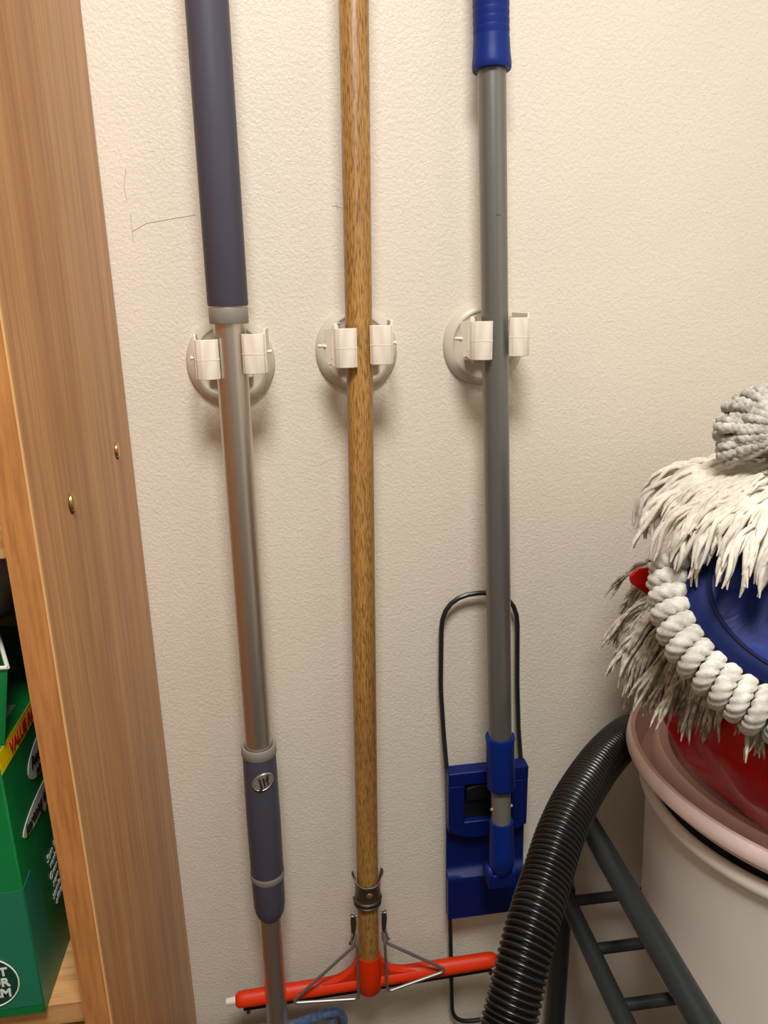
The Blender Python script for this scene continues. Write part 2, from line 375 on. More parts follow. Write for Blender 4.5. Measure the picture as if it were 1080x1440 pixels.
# mop head at the foot
hd = MB().prism([(-.095, -.05), (.055, -.05), (.075, -.035), (.075, .0), (-.095, .0)], 0, .012, Matrix.Translation((-.05, -.015, .562))).build('mop_head_plate', 'grey_plastic', t, bevel=.003)
MB().tube(smooth_path([(-.145, -.050, .578), (-.09, -.050, .584), (-.045, -.048, .594), (-.015, -.046, .603), (.012, -.045, .609), (.024, -.042, .604), (.029, -.035, .585), (.029, -.025, .56)], 6), .0058, 10).build('cloth_edge', 'dusty_blue', hd)
MB().prism([(.008, .560), (.018, .560), (.019, .606), (.010, .608)], .042, .047, Matrix(((1, 0, 0, 0), (0, 0, -1, 0), (0, 1, 0, 0), (0, 0, 0, 1)))).build('cloth_strap', 'dusty_blue', hd)
seg_tube(t, 'head_joint', 'grey_plastic', P1(.566), P1(.60), [(0, .017), (.6, .017), (1, .0135)])

# ------------------------------------------------------------------ squeegee with oak stick, middle
t = thing('floor_squeegee', 'orange-red floor squeegee on an oak stick with wire stays, middle tool', 'squeegee', (.063, -.045, .62))
S = lambda z: V((.0627 + (z-.698)*.0100, -.045, z))
st = seg_tube(t, 'wooden_stick', 'oak', S(.675), S(1.95), [(0, 0), (0, .0123), (.99, .0125), (1, .008), (1, 0)])
MB().grid(5, 7, lambda i, j: (S(.0).x+.0071 + .0126*math.cos(-1.05+.5*i+.04*math.sin(j*9)), -.045+.0126*math.sin(-1.05+.5*i), .838+.028*j)).build('paint_wear', 'wear', st)
# clamp
def clamp_fn(i, j):  # i up, j around front half
    a = math.pi*(1.06 - 1.12*j) if False else -math.pi*(-.10+1.20*j)
    z = .771 + .030*i; flare = .0026*max(0, i-.55)**2/.2 ; side = abs(math.cos(a))
    z += (.010*side**3)*i
    r = .0136 + flare*side*1.4 + (.0006 if i < .3 else 0)
    return (S(z).x + r*math.cos(a), -.045 + r*math.sin(a), z)
cl = MB().grid(13, 33, clamp_fn).build('clamp_band', 'steel_dark', t, angle=60)
cl.modifiers.new('thickness', 'SOLIDIFY').thickness = .0012
MB().tube([(S(.7).x+.0002+.0148*math.cos(a), -.045+.0148*math.sin(a), .7765) for a in [math.pi+math.pi*k/24 for k in range(25)]], .0024, 10, section=lambda a, i: 1).build('clamp_ring', 'steel_dark', cl)
MB().tube([(S(.7).x+.0002+.0145*math.cos(a), -.045+.0145*math.sin(a), .7700) for a in [math.pi+math.pi*k/24 for k in range(25)]], .0020, 10).build('clamp_ring', 'steel_dark', cl)
MB().lathe([(.0001, .0018), (.0030, .0014), (.0042, 0)], 16, frame((S(.79).x+.0005, -.0592, .790), (0, -1, 0))).build('rivet', 'copper', cl)
for sd in (-1, 1):
    x0 = S(.74).x + sd*.0158
    hk = MB().prism([(-.003, .022), (.003, .022), (.0036, .010), (.002, -.004), (.0, -.010), (-.003, -.004), (-.0032, .010)], -.0009, .0009, frame((x0+sd*.0022, -.052, .737), (sd*.45, -1, 0), (1, 0, 0))).build('hook_plate', 'steel_dark', t, bevel=.0003)
    MB().tube([(x0-sd*.002, -.052, .757), (x0+sd*.0045, -.052, .757)], .0017, 10).build('hook_pin', 'steel', hk)
    MB().tube(smooth_path([(x0+sd*.001, -.047, .738), (x0+sd*.004, -.052, .730), (x0+sd*.0055, -.054, .722), (x0+sd*.003, -.056, .717), (x0+sd*.0, -.055, .722), (x0, -.052, .730)], 5), .0014, 8).build('hook_eye', 'steel', hk)
    MB().tube([(x0+sd*.002, -.05, .727), (x0+sd*.0072, -.052, .717)], .0017, 8).build('cotter', 'steel_dark', hk)
# orange body
sk = S(.66).x
bar = MB()
def ybar(x): return .6510 + (x-.063)*.036
BP = [(-.0975, .0001), (-.0972, .006), (-.0945, .0085), (-.088, .0092), (0, .0096), (.126, .0096), (.21, .0092), (.2175, .0085), (.2205, .006), (.2208, .0001)]
nx = 48; xs = [-.0975 + (.3183)*k/nx for k in range(nx+1)]
def rbar(x):
    for (a, ra), (b, rb) in zip(BP, BP[1:]):
        if a <= x <= b: return ra+(rb-ra)*(x-a)/(b-a)
    return .0001
xs = sorted(set(xs+[a for a, _ in BP]))
bar.tube([(x, -.043, ybar(x)) for x in xs], [rbar(x) for x in xs], 20, section=lambda a, i: 1/max(abs(math.cos(a)), abs(math.sin(a)))**.45)
body = bar.build('squeegee_bar', 'orange', t, angle=50)
MB().lathe([(.0001, -.0195), (.0142, -.0195), (.0152, -.018), (.0150, .0), (.0146, .029), (.0140, .0325), (.0128, .0325), (.0125, .02)], 36, frame((sk, -.045, .661), (S(2)-S(1)))).build('socket', 'orange', t)
for sd in (-1, 1):
    pts = [(sk+sd*.008, .692), (sk+sd*.0145, .688), (sk+sd*.0170, .680), (sk+sd*.0215, .672), (sk+sd*.029, .6655), (sk+sd*.040, .6612+sd*.0014), (sk+sd*.058, .6595+sd*.002), (sk+sd*.058, .648), (sk+sd*.0, .644)]
    if sd < 0: pts = pts[::-1]
    MB().prism(pts, .038, .049, Matrix(((1, 0, 0, 0), (0, 0, -1, 0), (0, 1, 0, 0), (0, 0, 0, 1)))).build('web', 'orange', t, bevel=.0015)
MB().prism([(-.09, -.0035), (.212, -.0035), (.212, .0035), (-.09, .0035)], -.020, -.006, Matrix.Translation((0, -.040, .6505)) @ Matrix.Rotation(-.036, 4, 'Y')).build('rubber_blade', 'hole', t)
MB().tube([(-.1085, -.043, .6446), (-.0965, -.043, .6452)], [.0036, .0048], 10).build('end_plug', 'white_plastic', t)
for x in (-.083, .066, .212):
    MB().lathe([(.0001, -.0145), (.0022, -.0142), (.0026, -.012), (.0026, -.0085)], 12, Matrix.Translation((x, -.050, ybar(x)))).build('screw', 'steel_dark', t)
yw = -.0605
LW = [(.0465, -.056, .733), (.0480, yw, .722), (.0480, yw, .643), (-.032, yw+.004, .6455), (.0445, yw+.003, .7195), (.0475, -.055, .727)]
MB().tube(round_path(LW, [.004, .004, .006, .009, .004, .002]), .00185, 10).build('wire_stay', 'steel', t)
RW = [(.0805, -.056, .731), (.0805, yw, .720), (.0825, yw, .648), (.156, yw+.004, .6640), (.0835, yw+.003, .7175), (.0805, -.055, .725)]
MB().tube(round_path(RW, [.004, .004, .006, .009, .004, .002]), .00185, 10).build('wire_stay', 'steel', t)

# ------------------------------------------------------------------ flat mop frame, right
t = thing('flat_mop', 'flat mop frame with grey pole, ribbed blue grip and blue head plate, rightmost tool', 'mop', (.21, -.05, .55))
F_ = lambda z: V((.1990 + (1.4-z)*.0265, -.047-(1.4-z)*.045, z))
# blue ribbed grip
prof = []; zz = 0; L = (F_(1.95)-F_(1.6335)).length
z = 0
prof = [(0, 0), (0, .0165), (.002, .0172), (.006, .0171), (.012, .0164), (.018, .0160), (.025, .0157)]
while prof[-1][0] < .30:
    z0 = prof[-1][0]; prof += [(z0+.0003, .0153), (z0+.0008, .0152), (z0+.0020, .0155), (z0+.0066, .0158)]
prof += [(.31, .015), (.31, 0)]
seg_tube(t, 'handle_grip', 'blue', F_(1.6335), F_(1.95), [(a/L, r) for a, r in prof], angle=30)
pl = seg_tube(t, 'pole', 'dark_alu', F_(.955), F_(1.645), [(0, .0125), (1, .0125)])
MB().tube([F_(1.515)+V((-.001, -.0124, 0)), F_(1.5148)+V((.003, -.0121, .0))], .0007, 6).build('dent', 'dark_alu', pl)
seg_tube(t, 'lock_sleeve', 'blue', F_(.925), F_(.988), [(0, 0), (0, .0148), (.03, .0155), (.85, .0153), (.97, .0160), (1, .0158), (1, .0128)])
fe = seg_tube(t, 'inner_tube', 'ferrule_alu', F_(.875), F_(.932), [(0, .0108), (1, .0108)])
for dx in (-.0112, .0112):
    p = F_(.901)+V((dx, -.004 if dx < 0 else -.001, .0)); MB().lathe([(.0001, .0022), (.0015, .0016), (.0021, 0)], 12, frame(p, (dx, -.008, 0))).build('snap_button', 'badge', fe)
# head plate: local x right, y up the plate, z towards the room
ang = math.atan(.028); PM = frame((.2085, -.018, .818), (0, -1, -.02), (math.cos(ang), 0, math.sin(ang)*.5))
W2, H2 = .0470, .1060
plate = MB()
# frame border around the dark window, as a ring of blocks plus lower body
yt, yw1, yw0, ym = .107, .0895, .038, .000
plate.prism([(-W2, yw1), (W2, yw1), (W2, yt), (-W2, yt)], 0, .017, PM)
plate.prism([(-W2, yw0-.004), (-.028, yw0-.004), (-.028, yw1), (-W2, yw1)], 0, .0165, PM)
plate.prism([(.028, yw0-.004), (W2, yw0-.004), (W2, yw1), (.028, yw1)], 0, .0165, PM)
pb = plate.build('head_plate', 'blue_plate', t, bevel=.0016)
MB().prism([(-.028, yw0), (.028, yw0), (.028, yw1-.002), (-.028, yw1-.002)], .001, .0085, PM).build('window_recess', 'black_gloss', pb)
MB().prism([(-.0265, .064), (.0265, .064), (.0265, .083), (.012, .0865), (-.012, .0865), (-.0265, .083)], .006, .0135, PM).build('release_pad', 'black_gloss', pb, bevel=.003)
MB().prism([(-W2, yw0-.004), (-.028, yw0), (.028, yw0), (W2, yw0-.004), (W2, .026), (.034, .020), (.020, .015), (-.020, .015), (-.034, .020), (-W2, .026)], 0, .0160, PM).build('middle_bridge', 'blue_plate', pb, bevel=.0014)
# dished middle and lower body
def lower(i, j):
    x = -W2+2*W2*j; y = .028-.134*i
    dish = .0035 if y > -.036 else .0135+.002*(1-(x/W2)**2)-.003*max(0, (-y-.05))/.06
    if -.044 < y <= -.036: dish = .0035 + (.0135+.002*(1-(x/W2)**2)-.0035)*(-.036-y)/.008
    return tuple(PM @ V((x*(1+.0*i), y - (.004*(1-(x/W2)**2) if i == 0 else 0), dish)))
lb = MB().grid(46, 15, lower)
lb.prism([(-W2, -.106), (W2, -.106), (W2, .028), (-W2, .028)], 0, .0034, PM)
for s_ in (-1, 1):
    lb.prism([(s_*W2-.0012*(s_ > 0)*1-.0, -.106), (s_*W2+.0012*(s_ < 0), -.106), (s_*W2+.0012*(s_ < 0), -.047), (s_*W2-.0012*(s_ > 0), -.047)], 0, .0125, PM)
lb.prism([(-W2, -.1062), (W2, -.1062), (W2, -.105), (-W2, -.105)], 0, .0125, PM)
lb.build('lower_plate', 'blue_plate', t, angle=40)
# pivoting socket from the pole to the plate
K = F_(.878); 
jn = MB().tube([F_(.883), F_(.868), F_(.845), F_(.83), F_(.818)+V((0, .006, 0))], [.0132, .0134, .0140, .0143, .0125], 24, section=lambda a, i: 1).build('joint_socket', 'blue', t, angle=50)
for dx in (-.0135, .0125):
    e = F_(.815)+V((dx, .004, 0))
    MB().lathe([(.0001, .0032), (.0075, .0032), (.0085, .002), (.0085, -.002), (.0075, -.0032), (.0001, -.0032)], 24, frame(e, (1, 0, .03))).build('pivot_ear', 'blue', jn)
MB().tube([F_(.815)+V((-.015, .004, 0)), F_(.815)+V((.014, .004, 0))], .0048, 16).build('pivot_axle', 'blue', jn)
MB().box((-.016, -.016, -.002), (.016, .002, .026), Matrix.Translation(F_(.815)+V((0, .022, -.003))) @ Matrix.Rotation(math.radians(90), 4, 'X')).build('pivot_base', 'blue_plate', pb, bevel=.002)
WL = lambda x, z: (x, -.012, z)
loop = [(.1555, -.012, 1.02), (.1590, -.014, .960), (.1615, -.022, .915), (.1640, -.012, .89), WL(.1715, .60), WL(.1735, .523), WL(.262, .523), WL(.2560, .89), (.2500, -.022, .915), (.2475, -.014, .960), (.2445, -.012, 1.02), WL(.2410, 1.133), WL(.1560, 1.133)]
MB().tube(round_path(loop, [.01, .01, .01, .01, .02, .028, .028, .01, .01, .01, .01, .0415, .0415], closed=True), .00275, 10, closed=True).build('wire_frame', 'black_wire', t)

# ------------------------------------------------------------------ shoe rack
t = thing('tube_rack', 'charcoal metal tube rack carrying the pale bin at lower right', 'rack', (.5, -.2, 0))
ZR, ZA, XA = .725, .872, .3115
for x in (XA, .715):
    MB().tube(round_path([(x, -.006-.014, .70), (x, -.020, ZA), (x, -.40, ZA), (x, -.40, .60)], [0, .02, .02, 0]), .0125, 16).build('upper_rail', 'rack', t)
    MB().tube([(x, -.022, ZR), (x, -.395, ZR)], .0105, 16).build('side_rail', 'rack', t)
    MB().tube([(x, -.0205, 0.002), (x, -.0205, .87)], .0125, 16).build('back_post', 'rack', t)
    MB().tube([(x, -.400, 0.002), (x, -.400, .62)], .0125, 16).build('front_post', 'rack', t)
    MB().tube([(x, -.022, .30), (x, -.395, .30)], .0105, 16).build('side_rail', 'rack', t)
for y in (-.037, -.108, -.179, -.250, -.321, -.38):
    MB().tube([(XA, y, ZR), (.715, y, ZR)], .0063, 12).build('rung', 'rack', t)
MB().tube([(XA, -.0205, ZR-.035), (XA, -.0205, ZR+.005)], .0150, 16).build('post_sleeve', 'rack', t)

# ------------------------------------------------------------------ bin
BC = (.506, -.1735)
t = thing('pedal_bin', 'round pale pink plastic bin with its lid ajar, standing on the tube rack', 'bin', (BC[0], BC[1], ZR+.0065))
bz = ZR+.0068
mx = Matrix.Translation((BC[0], BC[1], 0))
MB().lathe([(.0001, bz), (.118, bz), (.134, bz+.004), (.146, bz+.016), (.1515, bz+.034), (.154, bz+.06), (.1605, .944), (.1615, .948), (.1615, .950), (.1655, .9505), (.1685, .954), (.1688, .960), (.1665, .965), (.162, .966), (.158, .962), (.150, bz+.06), (.13, bz+.01), (.0001, bz+.006)], 96, mx).build('bin_body', 'bin', t, angle=60)
LC = V((.4915, -.1735, .979)); lt_ = frame(LC, V((.125, .0, 1)))
lprof = [(.0001, -.022), (.100, -.021), (.118, -.019), (.124, -.010), (.1290, .006), (.1325, .0095), (.1415, .0095), (.1445, .006), (.1465, -.014), (.1545, -.014), (.1560, -.012), (.1640, .0105), (.1660, .0125), (.1705, .0125), (.1725, .010), (.1728, -.001), (.1705, -.004), (.1695, -.003)]
ld_ = MB().lathe(lprof, 120, lt_).build('lid', 'lid', t, angle=40)
ld_.modifiers.new('thickness', 'SOLIDIFY').thickness = .002

# ------------------------------------------------------------------ vacuum hose and cleaner
hp = [(0.4000, -0.0350, 0.9400), (0.3820, -0.0420, 0.9560), (0.3577, -0.0600, 0.9679), (0.3104, -0.1050, 0.9744), (0.2606, -0.1600, 0.9743), (0.2283, -0.2000, 0.9667), (0.2037, -0.2350, 0.9532), (0.1848, -0.2620, 0.9424), (0.1666, -0.2880, 0.9239), (0.1507, -0.3100, 0.8980), (0.1352, -0.3300, 0.8700), (0.1180, -0.3600, 0.8000), (0.1200, -0.3700, 0.6500), (0.1600, -0.3700, 0.5000), (0.2400, -0.3600, 0.4600), (0.3300, -0.3300, 0.4700)]
pp = smooth_path(hp, 24)
# resample by arc length
def resample(P, step):
    out = [P[0]]; acc = 0
    for a, b in zip(P, P[1:]):
        d = (b-a).length; s_ = step-acc
        while s_ <= d: out.append(a+(b-a)*(s_/d)); s_ += step
        acc = (acc+d) % step if s_-step <= d else acc
        acc = d-(s_-step)
    return out
PITCH = .0052
rp = resample(pp, PITCH/6)
rr = [.0193+.0027*(.5+.5*math.cos(2*math.pi*i/6))**.55 for i in range(len(rp))]
hose = MB().tube(rp, rr, 28).build('vacuum_hose', 'hose', angle=80)
tag(hose, 'black corrugated vacuum hose curving down left of the bin', 'hose')
t = thing('vacuum_cleaner', 'dark red canister vacuum cleaner below the bin, barely in view', 'vacuum cleaner', (.46, -.22, .32))
MB().lathe([(.0001, .0), (.09, .0), (.108, .02), (.112, .08), (.104, .16), (.08, .21), (.04, .235), (.0001, .24)], 48, Matrix.Translation((.455, -.20, .318))).build('canister', 'maroon', t)
MB().tube([(.455-.09, -.27, .445), (.345, -.318, .468)], .024, 20).build('hose_port', 'black_gloss', t)

# ------------------------------------------------------------------ soft goods
def ell(c, r):
    c, r = V(c), V(r)
    def push(p, eps=.0):
        q = p-c; k = V((q.x/(r.x+eps), q.y/(r.y+eps), q.z/(r.z+eps)))
        if k.length < 1: q = q/max(k.length, 1e-4); return c+q, True
        return p, False
    return push
def drape(p, d, length, cols, g=.25, n=10, eps=.002):
    P = [V(p)]; d = V(d).normalized(); ds = length/n; p = V(p)
    for i in range(n):
        q = p+d*ds
        for c in cols:
            q, hit = c(q, eps)
        nd = (q-p)
        d = nd.normalized() if nd.length > 1e-6 else d
        P.append(q); p = q
        d = (d+V((0, 0, -g))).normalized()
    return P
def tassel(P, nf, spread, r, m, parent, rng, name='tassel', wob=.0016):
    mb = MB(); n = len(P)
    T = [(P[min(i+1, n-1)]-P[max(i-1, 0)]).normalized() for i in range(n)]
    u = T[0].orthogonal().normalized()
    U = []
    for i in range(n):
        u = (u-T[i]*u.dot(T[i])).normalized(); U.append((u.copy(), T[i].cross(u)))
    for k in range(nf):
        a = rng.uniform(0, 6.28); rad = spread*math.sqrt(rng.random()); tw = rng.uniform(-1.5, 1.5)
        ph1, ph2 = rng.uniform(0, 6.28), rng.uniform(0, 6.28); cut = rng.randint(max(3, n-3), n); path = []
        for i in range(cut):
            f = i/(n-1); sp = rad*(.55+.9*f); aa = a+tw*f
            path.append(P[i]+U[i][0]*(sp*math.cos(aa)+wob*math.sin(ph1+f*9))+U[i][1]*(sp*math.sin(aa)+wob*math.sin(ph2+f*11)))
        R = [r*(1. if i < cut-3 else (.95, .75, .25)[i-cut+3]) for i in range(cut)]
        mb.tube(path, R, 5, cap=False)
    return mb.build(name, m, parent, angle=180)
def cushion(c, r, m, parent, name, amp=.004, fr=20, nu=28, nv=48):
    def fn(i, j):
        th, ph = math.pi*i, 2*math.pi*j
        p = V((math.sin(th)*math.cos(ph), math.sin(th)*math.sin(ph), math.cos(th)))
        k = 1+noise.noise(p*3+V(c)*fr)*amp/.05
        return (c[0]+r[0]*p.x*k, c[1]+r[1]*p.y*k, c[2]+r[2]*p.z*k)
    return MB().grid(nu, nv, fn).build(name, m, parent, angle=180)
def rope(P, r, m, parent, name='rope_loop', pitch=.016, seg=12, step=.0022, taper=0):
    Q = resample(P, step)
    if len(Q) < 4: return None
    n = len(Q)
    def sec(a, i):
        x = a-2*math.pi*i*step/pitch
        return .70+.34*abs(math.cos(1.5*x))**.7
    R = [r*min(1, .55+min(i, n-1-i)*.22) for i in range(n)]
    return MB().tube(Q, R, seg, section=sec).build(name, m, parent, angle=180)

# glossy red bag under the mops
rng = random.Random(3)
def bag_fn(i, j):
    ph = 2*math.pi*j
    prof = [(.0005, .9655), (.05, .966), (.090, .980), (.128, 1.010), (.158, 1.05), (.176, 1.09), (.182, 1.13), (.178, 1.165), (.165, 1.19), (.10, 1.205), (.0005, 1.21)]
    q = i*(len(prof)-1); k = min(int(q), len(prof)-2); f = q-k; f2 = f
    r = prof[k][0]*(1-f2)+prof[k+1][0]*f2; z = prof[k][1]*(1-f2)+prof[k+1][1]*f2
    env = math.sin(math.pi*min(1, i*1.05))
    r *= 1+env*.035*math.sin(7*ph+3*noise.noise(V((ph, z*10, 0))))+env*.03*noise.noise(V((math.cos(ph)*2.2, math.sin(ph)*2.2, z*16)))
    x, y = .494+r*math.cos(ph), -.212+r*.92*math.sin(ph)
    return (x, min(y, -.012), z)
bg = MB().grid(45, 97, bag_fn).build('nylon_bag', 'red', angle=180)
tag(bg, 'stuffed glossy red bag bulging on the bin lid beneath the mops', 'bag')
MB().prism([(.335, 1.168), (.3045, 1.190), (.303, 1.197), (.310, 1.204), (.338, 1.205)], .143, .147, Matrix(((1, 0, 0, 0), (0, 0, -1, 0), (0, 1, 0, 0), (0, 0, 0, 1)))).build('bag_corner', 'red', bg, bevel=.0012)

# soiled fringed mop pad
t = thing('fringed_mop_pad', 'soiled grey fringed mop pad hanging over the red bag, lowest of the pile', 'mop head', (.49, -.2, 1.15))
Dc, Dr = (.490, -.190, 1.180), (.165, .128, .042)
cushion(Dc, Dr, 'cotton_dirty', t, 'pad')
bagcol = ell((.494, -.212, 1.11), (.176, .160, .12)); dcol = ell(Dc, Dr)
for k in range(240):
    ph = math.radians(rng.uniform(95, 285)); f = rng.uniform(.80, 1.0)
    lay = rng.random()
    p = V((Dc[0]+Dr[0]*f*math.cos(ph), Dc[1]+Dr[1]*f*math.sin(ph), Dc[2]+(lay-.6)*.05*1.0))
    p, _ = dcol(p, .001)
    d = V((math.cos(ph+rng.uniform(-.35, .35)), math.sin(ph+rng.uniform(-.35, .35)), rng.uniform(-.5, .05)))
    L = rng.uniform(.060, .090)*(.85 if ph < 2.9 else 1.02)
    P = drape(p, d, L, [dcol, bagcol], rng.uniform(.16, .42), 11, .004)
    tassel(P, 5, .0028, .0017, 'cotton_dirty', t, rng)

# rope mop with blue pad
t = thing('rope_mop_pad', 'twisted white rope mop pad with shiny blue centre, tilted towards the room', 'mop head', (.42, -.28, 1.2))
n_ = V((-.22, -.72, .62)).normalized(); u_ = V((0, 0, 1)).cross(n_).normalized(); v_ = n_.cross(u_)
PC = V((.405, -.296, 1.232)); A_, B_ = .118, .082
if u_.x < 0: u_ = -u_; v_ = n_.cross(u_)
if v_.z < 0: v_ = -v_
def padpt(ph, k=1.0, h=0): return PC+u_*(A_*k*math.cos(ph))+v_*(B_*k*math.sin(ph))+n_*h
def pad_fn(i, j, th=.006):
    r = i; ph = 2*math.pi*j; p = padpt(ph, r); hgt = th*(1-r**6)+.0015*noise.noise(V((p.x, p.y, p.z))*45)*(1-r)
    return tuple(p+n_*hgt)
pd = MB().grid(20, 81, pad_fn).build('blue_pad', 'blue_fabric', t, angle=180)
MB().grid(7, 91, lambda i, j: tuple(padpt(2*math.pi*j, .865+.150*i, .0058+.0022*math.sin(math.pi*min(1, i*1.0))-.004*i*i))).build('binding_tape', 'navy_tape', pd, angle=180)
MB().tube([padpt(2*math.pi*k/110, .895, .0078) for k in range(110)], .0006, 5, closed=True).build('stitch_seam', 'hole', pd)
MB().grid(12, 49, lambda i, j: tuple(padpt(2*math.pi*j, 1.0*math.sin(math.pi*i) if i < .5 else 1, -.03*i))).build('pad_backing', 'cotton_rope', pd)
NR = 52
for k in range(NR):
    ph = 2*math.pi*k/NR; deg = math.degrees(ph)
    if 20 < deg < 160: continue
    loose = 1 if 165 < deg < 235 else 0
    E = padpt(ph, .985, -.002); out = (u_*math.cos(ph)*B_+v_*math.sin(ph)*A_).normalized()
    tang = n_.cross(out).normalized()
    R1 = rng.uniform(.95, 1.05)*(.015+.009*max(0, min(1, (deg-195)/60))) if deg < 300 else .024; skew = rng.uniform(-.1, .1)+(.35 if loose else .12)
    P = []
    for q in range(17):
        a = math.radians(rng.uniform(128, 132)*0+130*q/16)
        P.append(E+out*(.008+R1*math.sin(a))*min(1, .25+q/5)+tang*skew*R1*(q/16)*1.2 - n_*(R1*.95*(1-math.cos(a)))+n_*(.003*math.sin(a)))
    rope(P, .0068*rng.uniform(.93, 1.05), 'cotton_rope', t, pitch=.019, seg=18, step=.0018)

# white fringed mop pad on top
t = thing('fringed_mop_pad', 'clean white shaggy fringed mop pad lying above the blue-centred one', 'mop head', (.49, -.22, 1.25))
Wc, Wr = (.482, -.232, 1.283), (.178, .128, .036)
cushion(Wc, Wr, 'cotton_white', t, 'pad')
wcol = ell(Wc, Wr)
def wp(ph, f):
    z = Wc[2]+Wr[2]*math.sqrt(max(0, 1-f*f)); return V((Wc[0]+Wr[0]*f*math.cos(ph), Wc[1]+Wr[1]*f*math.sin(ph), z))
for k in range(215):
    ph = math.radians(rng.uniform(80, 325)); f = rng.uniform(.55, .99); p = wp(ph, f)
    j = rng.uniform(-.3, .3)
    d = V((math.cos(ph+j), math.sin(ph+j), rng.uniform(-.05, .25)))
    P = drape(p, d, rng.uniform(.050, .085), [wcol], rng.uniform(.22, .42), 10, .004)
    tassel(P, 5, .0032, .0021, 'cotton_white', t, rng)
for k in range(85):
    ph = rng.uniform(0, 6.28); f = math.sqrt(rng.random())*.62; p = wp(ph, f)
    a = ph+rng.uniform(-1.6, 1.6); d = V((math.cos(a), math.sin(a), rng.uniform(.3, 1.2)))
    P = drape(p, d, rng.uniform(.035, .055), [wcol], rng.uniform(.25, .5), 9, .006)
    tassel(P, 5, .0040, .0019, 'cotton_white', t, rng, wob=.0036)

# grey rope mop on top
t = thing('rope_mop', 'grey-white rope mop bundle with pale blue strip, topmost of the pile at the right edge', 'mop head', (.42, -.22, 1.32))
Tc = V((.3640, -.238, 1.3440))
cushion((.390, -.222, 1.342), (.036, .024, .024), 'cotton_grey', t, 'core')
for k in range(46):
    f = k/45; a = math.radians(70+142*f+rng.uniform(-4, 4)); lay = k % 3
    ln = (.036, .033, .029)[lay]*rng.uniform(.92, 1.08)*(1.0 if a > 2.2 else .92)
    dr = V((math.cos(a), 0, math.sin(a)*.98)); dep_ = (.0, .013, -.009)[lay]
    st_ = Tc+V((-.002, dep_*.3, 0))+dr*.006
    mid = Tc+dr*ln*.55+V((0, dep_-.006, .002)); en = Tc+dr*ln+V((0, dep_+.001, -.001))
    P = smooth_path([st_, mid, en, Tc+dr*ln*1.02+V((0, dep_+.009, -.003)), Tc+dr*ln*.55+V((0, dep_+.014, 0))], 8)
    rope(P, .0042*rng.uniform(.9, 1.1), 'cotton_grey', t, pitch=.012, step=.0014, seg=12)
MB().tube(smooth_path([Tc+V((.004, -.012, .020)), Tc+V((-.008, -.021, .012)), Tc+V((-.014, -.023, -.003)), Tc+V((-.012, -.022, -.018)), Tc+V((-.002, -.016, -.032))], 6), .0045, 10).build('tie_band', 'cotton_rope', t)
sb = MB().tube(smooth_path([Tc+V((-.004, -.020, .006)), Tc+V((-.006, -.026, -.010)), Tc+V((.002, -.026, -.036))], 6), .0070, 10).build('blue_strip', 'pale_blue', t)
for k in range(36):
    f = k/35; p = Tc+V((-.013+.007*f, -.029, .010-.044*f))
    P = drape(p, V((1, -.2, rng.uniform(-.2, .5))), .018, [], .2, 5)
    tassel(P, 3, .0012, .0009, 'pale_blue', t, rng, name='blue_fringe', wob=.0006)

# ------------------------------------------------------------------ things on the shelves
bx1, by0, by1, bz0, bz1 = -.1985, -.2985, -.045, .9475, 1.166
t = thing('cardboard_box', 'green printed cardboard box with yellow band on the lower shelf', 'box', (-.33, -.17, bz0))
MB().box((bx1-.27, by0, bz0), (bx1, by1, bz1)).build('carton', 'green', t, bevel=.0012, bseg=2)
SX = Matrix(((0, 0, 1, bx1), (1, 0, 0, 0), (0, 1, 0, 0), (0, 0, 0, 1)))   # local x = world y, local y = world z, local z = +x
SF = Matrix(((1, 0, 0, 0), (0, 0, -1, by0), (0, 1, 0, 0), (0, 0, 0, 1)))  # local x = world x, local y = world z
MB().box((by0+.001, bz1-.0165, 0), (by1, bz1-.0005, .0003), SX).build('yellow_band', 'yellow', t, smooth=False)
MB().box((bx1-.27, bz1-.0165, 0), (bx1-.001, bz1-.0005, .0003), SF).build('yellow_band', 'yellow', t, smooth=False)
text('VALUE PACK', .0135, SX @ Matrix.Translation((by0+.019, bz1-.0138, .0005)) @ Matrix.Scale(.82, 4, (1, 0, 0)), 'red_ink', t, weight=.0004)
def blob(cx_, cy, rx, ry, rot=0, n=28, wav=0): 
    c, s_ = math.cos(rot), math.sin(rot); out = []
    for k in range(n):
        a = 2*math.pi*k/n; x, y = rx*math.cos(a)*(1+wav*math.sin(5*a)), ry*math.sin(a); out.append((cx_+x*c-y*s_, cy+x*s_+y*c))
    return out
b1 = MB().prism(blob(by0+.083, 1.121, .042, .0155, 0), 0, .0004, SX).build('speech_bubble', 'pale_print', t, smooth=False)
text('Resirkulert', .0115, SX @ Matrix.Translation((by0+.048, 1.121, .0008)), 'ink', b1, weight=.0003, shear=.2)
text('som', .0105, SX @ Matrix.Translation((by0+.054, 1.111, .0008)), 'ink', b1, weight=.0003, shear=.2)
b2 = MB().prism(blob(by0+.062, 1.089, .047, .0092, 0)[:20]+[(by0+.056, 1.081), (by0+.060, 1.075), (by0+.064, 1.079)]+blob(by0+.062, 1.089, .047, .0092, 0)[22:], 0, .0004, SX).build('speech_bubble', 'pale_print', t, smooth=False)
text('kartong til folket', .0112, SX @ Matrix.Translation((by0+.020, 1.0855, .0008)), 'ink', b2, weight=.0003, shear=.2)
for i, s_ in enumerate(['Som har en god', 'resirkulert kartong', 'Over alt om bruk', 'som mykt papir', 'samle bokser', 'alltid rent']):
    text(s_, .0082, SX @ Matrix.Translation((by0+.047+(.004 if i % 2 else 0), 1.038-.0083*i, .0004)), 'white_ink', t, weight=.0001, shear=.2)
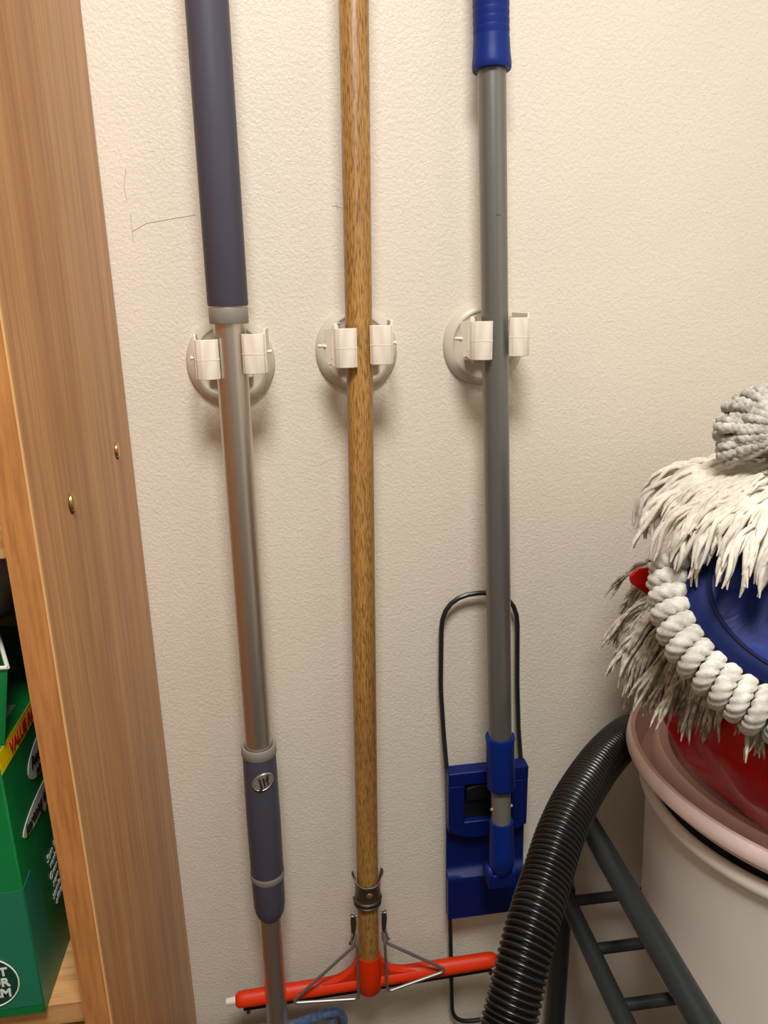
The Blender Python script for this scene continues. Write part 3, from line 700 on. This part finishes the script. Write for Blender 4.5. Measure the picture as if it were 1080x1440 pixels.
MB().tube([SX @ V((by0+.085+.010*math.cos(a), .982+.011*math.sin(a), .0003)) for a in [2*math.pi*k/30 for k in range(30)]], .0006, 5, closed=True).build('printed_ring', 'white_ink', t)
# teal patch of print round the corner, and the round badge
MB().prism([(by0+.0005, 1.058), (by0+.016, 1.060), (by0+.026, 1.050), (by0+.030, 1.030), (by0+.031, .995), (by0+.040, .985), (by0+.048, .970), (by0+.048, .958), (by0+.0005, .956)], 0, .0003, SX).build('teal_print', 'teal', t, smooth=False)
MB().prism([(bx1-.09, 1.052), (bx1-.0005, 1.058), (bx1-.0005, .956), (bx1-.09, .956)], 0, .0003, SF).build('teal_print', 'teal', t, smooth=False)
bcx, bcz = bx1-.0345, .9815
bdg = MB().prism(blob(bcx, bcz, .0215, .0225), 0, .0006, SF).build('round_badge', 'darkgreen', t, smooth=False)
MB().tube([SF @ V((bcx+.0208*math.cos(a), bcz+.0218*math.sin(a), .0007)) for a in [2*math.pi*k/48 for k in range(48)]], .0006, 5, closed=True).build('badge_ring', 'white_ink', bdg)
for i, s_ in enumerate(['LETT', 'FOR', 'DEM']):
    text(s_, .0098, SF @ Matrix.Translation((bcx+.0145, bcz+.0055-.0095*i, .0009)), 'white_ink', bdg, weight=.0003, align='RIGHT')
# pale grey label on the top face
TX = Matrix(((1, 0, 0, 0), (0, 1, 0, 0), (0, 0, 1, bz1), (0, 0, 0, 1)))
MB().box((-.232, -.268, 0), (-.207, -.236, .0004), TX).build('top_label', 'grey_label', t, smooth=False)
# open flap standing on top: a second carton
t = thing('open_carton', 'small green open-topped carton with white rim on top of the big box', 'box', (-.25, -.26, bz1))
zt = 1.2215
def wall_quad(p, q, lean=(0, 0)):
    p, q = V(p), V(q); d = (q-p); nrm = V((-d.y, d.x)).normalized()*.0012; vs = []
    lo_ = V((-.010, 0))
    for zz, off in ((bz1+.0006, 1), (zt, 0)):
        for w_ in (p, q, q+nrm, p+nrm): vs.append((w_.x+(lo_.x*off), w_.y, zz))
    return vs
box_f = [(0,3,2,1),(4,5,6,7),(0,1,5,4),(1,2,6,5),(2,3,7,6),(3,0,4,7)]
for p, q in (((-.30, -.288), (-.1872, -.288)), ((-.1872, -.288), (-.2200, -.215)), ((-.2200, -.215), (-.30, -.215)), ((-.30, -.215), (-.30, -.288))):
    pw = MB().add(wall_quad(p, q), box_f).build('carton_wall', 'green', t, smooth=False)
    MB().tube([(p[0], p[1], zt+.0006), (q[0], q[1], zt+.0006)], .0014, 8).build('white_rim', 'card_edge', pw)

g = cushion((-.275, -.105, 1.230), (.080, .055, .052), 'grey_bag', None, 'plastic_bag', .012, 9)
tag(g, 'crumpled grey plastic bag at the back behind the green box', 'bag')
g = MB().box((-.34, -.284, 1.3168), (-.1765, -.10, 1.342)).build('flat_carton', 'lilac', bevel=.001)
tag(g, 'flat pale grey carton on the upper shelf at the left edge', 'box')
